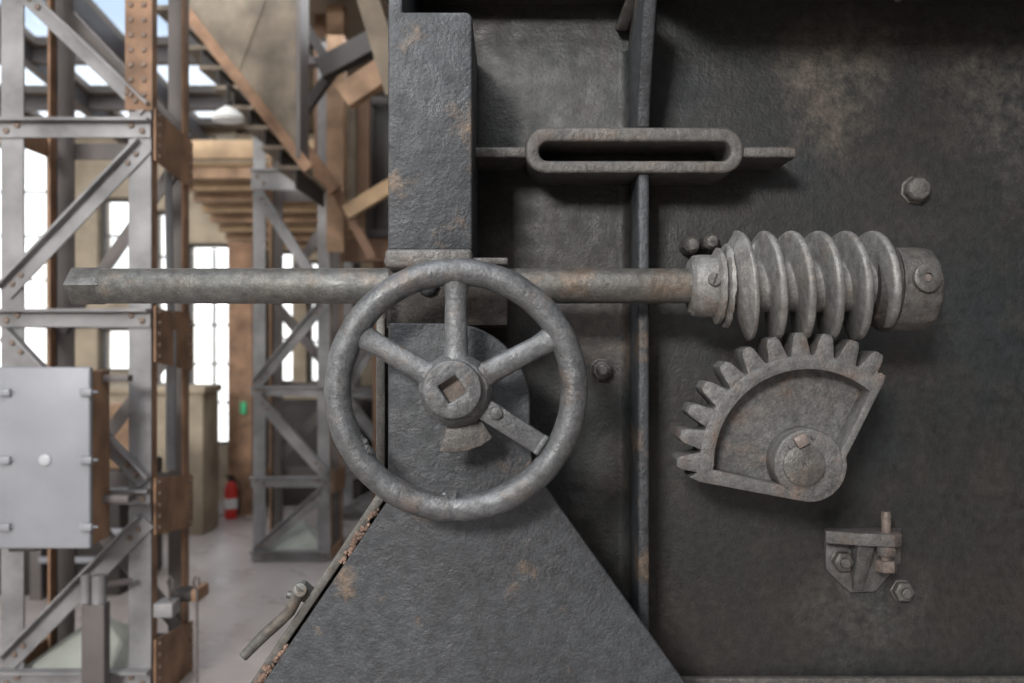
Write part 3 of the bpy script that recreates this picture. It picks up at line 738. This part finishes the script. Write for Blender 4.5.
for (T, a, c, y0, y1, zb2), lab in ((T1, 'pale concrete pyramid footing inside the nearest lattice column'), (T2, 'pale concrete pyramid footing inside the middle lattice column'), (T3, 'pale concrete pyramid footing inside the farthest lattice column')):
    b = MB(); q = .055; zt_ = min(.32, zb2+.17); b0 = 0.0
    b.add([(a+q, y0+q, 0), (c-q, y0+q, 0), (c-q, y1-q, 0), (a+q, y1-q, 0), (a+q, y0+q, zb2*.85), (c-q, y0+q, zb2*.85), (c-q, y1-q, zb2*.85), (a+q, y1-q, zb2*.85), ((a+c)/2, (y0+y1)/2, zt_)],
          [(0,3,2,1), (0,1,5,4), (1,2,6,5), (2,3,7,6), (3,0,4,7), (4,5,8), (5,6,8), (6,7,8), (7,4,8)])
    tag(b.build('concrete_footing', T_conc, bevel=.01), lab, 'footing', 'column footings')

T = T1[0]; b = MB(); b.pxbox(125, -22, 152, 110, 3.886, 3.894); b.build('gusset_plate', T_brown, T, smooth=False)
rv = MB()
for k in range(8):
    for px in (131, 144): rv.lathe(P(px, -10+k*15, 3.886), (0,-1,0), [(0,.012),(.008,.010),(.010,.005)], 8)
tag(rv.build('rivets', T_rivet, T), kind='stuff')
# pipe post inside the nearest column with clamps
pp = thing('pipe_post', (P(93, 0, 3.75).x, 3.76, 0), 'short flat steel post with a pipe clamp standing before the nearest column', 'post')
b = MB(); b.pxbox(81, 605, 104, 709, 3.74, 3.80); b.build('post', T_dark, pp, bevel=.004)
for x in (84, 97):
    b = MB(); b.cyl(P(x+2, 608, 3.77), P(x+2, 575, 3.77), 7*3.77/F if x == 97 else 5*3.77/F, 14); b.build('pipe', T_grey, pp)
b = MB(); b.cyl(P(103, 585, 3.78), P(132, 581, 3.85), 3.5*3.8/F, 10); b.build('clamp_bar', T_dark, pp)
# hook clamp at the column's right
hk = thing('hook_clamp', P(175, 600, 3.86), 'steel clamp bar with a thin hanging hook rod, right of the nearest column', 'clamp')
b = MB(); b.pxbox(153, 604, 172, 618, 3.80, 3.90); b.build('clamp_block', T_grey, hk, bevel=.004)
b = MB(); b.pxbox(172, 592, 196, 602, 3.95, 4.05); b.build('clamp_bar', T_black, hk, bevel=.004)
b = MB(); b.pxbox(191, 590, 199, 602, 3.93, 4.06); b.build('end_plate', T_brown, hk, bevel=.003)
b = MB(); b.tube([P(197, 700, 3.92), P(197, 590, 3.92), P(193, 583, 3.92), P(195, 577, 3.92), P(199, 578, 3.92), P(199, 585, 3.92)], .006, 8); b.build('hook_rod', T_dark, hk)
b = MB(); b.tube([P(170, 612, 3.85), P(169, 590, 3.85), P(167, 582, 3.85), P(170, 576, 3.85), P(173, 580, 3.85), P(172, 590, 3.85)], .005, 8); b.build('hook', T_dark, hk)
# guide tube in the side slot of the column
cv = MB(); cv.cyl(P(171, 470, 4.12), P(171, 330, 4.12), .022, 14); cv.cyl(P(171, 332, 4.12), P(168, 170, 4.15), .016, 12)
tag(cv.build('conduit_pipe', T_grey), 'vertical conduit pipe inside the side of the nearest column', 'pipe')

# ---- junction box on the nearest column
D_J = 3.55
jb = thing('junction_box', P(45, 548, D_J+.2), 'grey steel junction box with six latches hung on the nearest column', 'junction box')
b = MB(); b.pxbox(-2, 371, 91, 546, D_J, D_J+.17, 0)
x1 = P(91, 0, D_J).x
b.build('body', T_brown, jb, bevel=.006)
b = MB(); b.pxbox(-6, 367, 90, 549, D_J-.03, D_J-.001); cvr = b.build('cover', T_box, jb, bevel=.008, seg=3)
for py in (392, 460, 527):
    for px in (3, 85):
        b = MB(); b.pxbox(px-6, py-3, px+6, py+4, D_J-.05, D_J-.029); b.cyl(P(px+7, py, D_J-.035), P(px+13, py, D_J-.02), .006, 8); b.build('latch', T_box, jb, bevel=.003)
b = MB(); b.lathe(P(45.5, 460, D_J-.03), (0,-1,0), [(0, .022), (.006, .022), (.010, .016)], 20); b.build('centre_button', T_button, jb)
b = MB(); b.pxbox(8, 546, 36, 552, D_J-.02, D_J+.1); b.build('cable_gland', T_black, jb, bevel=.004)
for py in (379, 500):
    b = MB(); b.pxbox(88, py-4, 128, py+3, D_J+.1, D_J+.15); b.build('mount_bar', T_dark, jb, bevel=.003)

# ---- dark cabinet with bright pipes behind the nearest column
mc = thing('pump_cabinet', P(60, 600, 5.6), 'dark steel cabinet with bright pipes low behind the nearest column', 'cabinet')
b = MB(); b.box((P(-70, 0, 5.6).x, 5.6, 0), (P(120, 0, 5.6).x, 6.3, P(0, 470, 5.6).z)); b.build('body', T_black, mc, bevel=.02)
for py in (484, 532, 560):
    b = MB(); b.cyl(P(40, py, 5.5), P(134, py, 5.5), .022, 12); b.build('pipe', T_box, mc)
for px in (35, 62):
    b = MB(); b.pxbox(px-6, 545, px+6, 620, 5.5, 5.58); b.build('upright', T_dark, mc, bevel=.01)
b = MB(); b.pxbox(55, 405, 134, 470, 5.65, 5.9); b.build('hood', T_lbrown, mc, bevel=.02)

# ---- rusty column between the windows, extinguisher, sign
rc = thing('rusty_pillar', P(238, 0, 8.3), 'orange rusty steel pillar between the far windows', 'pillar')
x0, x1 = P(228, 0, 8.2).x, P(252, 0, 8.2).x
b = MB(); b.box((x0, 8.2, 0), (x1, 8.22, 2.36)); b.build('front_flange', T_brown, rc, smooth=False)
b = MB(); b.box(((x0+x1)/2-.01, 8.22, 0), ((x0+x1)/2+.01, 8.42, 2.36)); b.build('web', T_brown, rc, smooth=False)
b = MB(); b.box((x0, 8.42, 0), (x1, 8.44, 2.36)); b.build('rear_flange', T_brown, rc, smooth=False)
fe = thing('fire_extinguisher', P(231, 515, 8.05), 'red fire extinguisher against the rusty pillar', 'fire extinguisher')
zc0 = 0.0; xc = P(231, 0, 8.05).x
h_ = .25
b = MB(); b.lathe((xc, 8.05, zc0), (0,0,1), [(0, .045), (.01, .055), (h_, .055), (h_+.05, .035), (h_+.07, .018)], 20); b.build('cylinder', T_red, fe)
b = MB(); b.lathe((xc, 8.05, zc0+h_*.35), (0,0,1), [(0, .0565), (h_*.35, .0565)], 20); b.build('label_band', T_white, fe)
b = MB(); b.box((xc-.02, 8.03, zc0+h_+.07), (xc+.02, 8.07, zc0+h_+.10)); b.box((xc-.05, 8.04, zc0+h_+.10), (xc+.03, 8.06, zc0+h_+.115)); b.build('valve_head', T_black, fe)
b = MB(); b.tube([(xc+.02, 8.05, zc0+h_+.09), (xc+.075, 8.05, zc0+h_+.04), (xc+.075, 8.03, zc0+h_*.4), (xc+.065, 8.02, zc0+h_*.15)], .009, 8); b.build('hose', T_black, fe)
sp = MB(); sp.pxbox(240, 402, 246, 414, 8.17, 8.197); tag(sp.build('safety_sign', T_green, bevel=.003), 'small green safety sign on the rusty pillar', 'sign')

# ---- stairs with sheet side panel above
st = thing('staircase', P(260, 165, 5.6), 'rusty steel staircase with a stringer, climbing overhead to the left', 'staircase')
D_T = 5.3
pA = P(180, 4, D_T); pB = P(306, 166, D_T); ax = (pB-pA).normalized(); u = Vector((-ax.z, 0, ax.x)); u = u if u.z > 0 else -u
b = MB(); b.sweep(pA-ax*.25, pB+ax*.02, u, (0,1,0), [(-.03, 0), (.03, 0), (.03, .05), (.02, .05), (.02, .01), (-.02, .01), (-.02, .05), (-.03, .05)]); b.build('stringer', T_brown, st, smooth=False)
b = MB(); b.sweep(pA-ax*.25+Vector((0,.85,0)), pB+Vector((0,.85,0)), u, (0,1,0), [(-.05, 0), (.05, 0), (.05, .04), (-.05, .04)]); b.build('stringer', T_brown, st, smooth=False)
L_ = (pB-pA).length
for k in range(-1, 8):
    p = pA+ax*(L_*(k+.4)/8)-u*.03
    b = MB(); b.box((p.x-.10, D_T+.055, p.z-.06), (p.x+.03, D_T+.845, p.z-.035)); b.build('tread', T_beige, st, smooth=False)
    b = MB(); b.box((p.x+.0, D_T+.056, p.z-.16), (p.x+.012, D_T+.844, p.z-.06)); b.build('gap_shade', T_black, st, smooth=False)  # black sheets paint in the dark gaps between the treads
sp_ = thing('sheet_hopper', P(260, 60, D_T), 'big weathered beige sheet-metal hopper side above the stair stringer', 'hopper')
b = MB(); b.pxprism([(186, 2), (150, -50), (298, -50), (298, 150)], D_T+.012, D_T+.03)
b.build('side_sheet', T_beige, sp_, smooth=False)
b = MB(); b.pxbox(296, -50, 300, 158, D_T-.01, D_T+.22); b.build('end_sheet', T_dark, sp_, smooth=False)
b = MB(); b.sweep(P(272, -20, D_T+.004), P(236, 75, D_T+.004), (1,0,0), (0,1,0), [(-.006,0),(.006,0),(.006,.01),(-.006,.01)]); b.build('seam', T_beige, sp_, smooth=False)

# ---- pendant lamp
D_P = 5.15
pl = thing('pendant_lamp', P(228, 108, D_P), 'white enamel pendant lamp hanging under the staircase', 'lamp')
cP = P(228, 121, D_P); kp = D_P/F
b = MB(); b.lathe(cP, (0,0,1), [(0, 15*kp), (3*kp, 16*kp), (7*kp, 14*kp), (12*kp, 7*kp), (15*kp, 3*kp)], 28); b.build('shade', T_white, pl)
b = MB(); b.lathe(cP+Vector((0,0,13*kp)), (0,0,1), [(0, 4*kp), (7*kp, 4*kp), (8*kp, 1.5*kp)], 14); b.build('cap', T_black, pl)
b = MB(); b.cyl(cP+Vector((0,0,20*kp)), cP+Vector((0,0,36*kp)), .012, 8); b.cyl(cP+Vector((0,0,36*kp)), cP+Vector((.0,.45,36*kp)), .012, 8); b.build('stem', T_black, pl)

# ---- beams and braces over the middle column
def beam(name, label, x1, y1, x2, y2, wpx, d, th, mat, cat='beam'):
    p = P(x1, y1, d); q = P(x2, y2, d); ax = (q-p).normalized(); u = Vector((-ax.z, 0, ax.x)); w_ = wpx*d/F/2; f = .014
    T = thing(name, (p+q)/2, label, cat)
    def fl(a, b_, y0, y1, nm):
        m_ = MB(); m_.sweep(p, q, u, (0,1,0), [(a, y0), (b_, y0), (b_, y1), (a, y1)]); m_.build(nm, mat, T, smooth=False)
    fl(-w_, w_, 0, f, 'web'); fl(-w_, -w_+f, f, th, 'flange'); fl(w_-f, w_, f, th, 'flange')
beam('upright_beam', 'brown upright beam rising above the middle lattice column', 335, 4, 335, 252, 17, 6.35, .14, T_lbrown)
beam('upright_beam', 'dark upright beam beside the brown upright above the middle column', 320, 8, 320, 168, 12, 6.6, .12, T_dbrown)
beam('diagonal_beam', 'orange-brown riveted diagonal beam in front of the brown upright', 342, 96, 452, 21, 24, 5.6, .12, T_lbrown)
beam('diagonal_beam', 'dark diagonal beam running above the orange-brown beam', 318, 68, 442, 1, 20, 5.9, .12, T_black)
beam('diagonal_beam', 'thick pale diagonal beam beside the top of the pillar', 362, -20, 396, 92, 22, 4.8, .18, T_beige)
beam('diagonal_beam', 'thin dark brace below the hopper end, falling to the right', 300, 18, 328, 62, 9, 6.1, .08, T_black)
beam('diagonal_beam', 'thin dark brace below the hopper end, rising to the right', 300, 114, 330, 72, 9, 6.1, .08, T_black)
beam('diagonal_beam', 'brace coloured timber-yellow for its light, behind the shaft near the pillar', 345, 212, 460, 143, 14, 6.0, .08, T_wood)  # yellow light on this brace is put into its colour
beam('diagonal_beam', 'narrow brown brace falling behind the shaft near the pillar', 334, 188, 372, 258, 9, 6.2, .08, T_dbrown)
beam('upright_beam', 'pale upright post behind the brown upright near the pillar', 350, 100, 350, 215, 10, 6.5, .1, T_beige)
beam('upright_beam', 'dark brown post behind the pale post near the pillar', 363, 95, 363, 200, 12, 6.6, .1, T_dbrown)
beam('cross_beam', 'brown cross beam passing behind the shaft near the pillar', 340, 250, 520, 250, 22, 6.7, .1, T_dbrown)
beam('cross_beam', 'dark cross beam under the diagonal beams near the pillar', 300, 60, 335, 60, 7, 6.2, .1, T_dark)
sbn = thing('dark_recess_block', P(410, 240, 7.2), 'black block added for the dark recess behind the diagonal beams', 'dark filler')  # added black box standing for a dark recess; bands and legs invented
bx0, bx1, bz0, bz1 = P(366, 0, 7).x, .2, P(0, 240, 7).z, 3.3
b = MB(); b.box((bx0, 7.0, bz0), (bx1, 7.5, bz1)); b.build('body', T_black, sbn, bevel=.02)
for x in (bx0+.03, (bx0+bx1)/2, bx1-.03): MB().box((x-.03, 6.96, bz0), (x+.03, 6.999, bz1)).build('stiffener', T_black, sbn, bevel=.004)
for z in (bz0+.04, bz1-.04): MB().box((bx0, 6.94, z-.03), (bx1, 6.959, z+.03)).build('band', T_black, sbn, bevel=.004)
for x in (bx0+.06, bx1-.06): MB().box((x-.04, 7.2, 0), (x+.04, 7.28, bz0-.001)).build('leg', T_dbrown, sbn, bevel=.004)
lc = thing('dark_interior_block', (P(330, 0, 8.7).x, 8.74, 0), 'low black block added for the dark interior below the far windows', 'cabinet')  # added black block standing for the dark interior; its doors are invented
cx0, cx1, cz = P(262, 0, 8.7).x, .4, P(0, 400, 8.7).z
b = MB(); b.box((cx0, 8.64, .02), (cx1, 8.87, cz)); b.build('body', T_black, lc, bevel=.01)
for k in range(4):
    xa = cx0+(cx1-cx0)*k/4+.02; xb = cx0+(cx1-cx0)*(k+1)/4-.02
    d_ = MB().box((xa, 8.62, .08), (xb, 8.639, cz-.05)).build('door', T_black, lc, bevel=.004)
    MB().box((xb-.07, 8.60, cz*.5-.06), (xb-.05, 8.619, cz*.5+.06)).build('handle', T_grey, d_, bevel=.003)
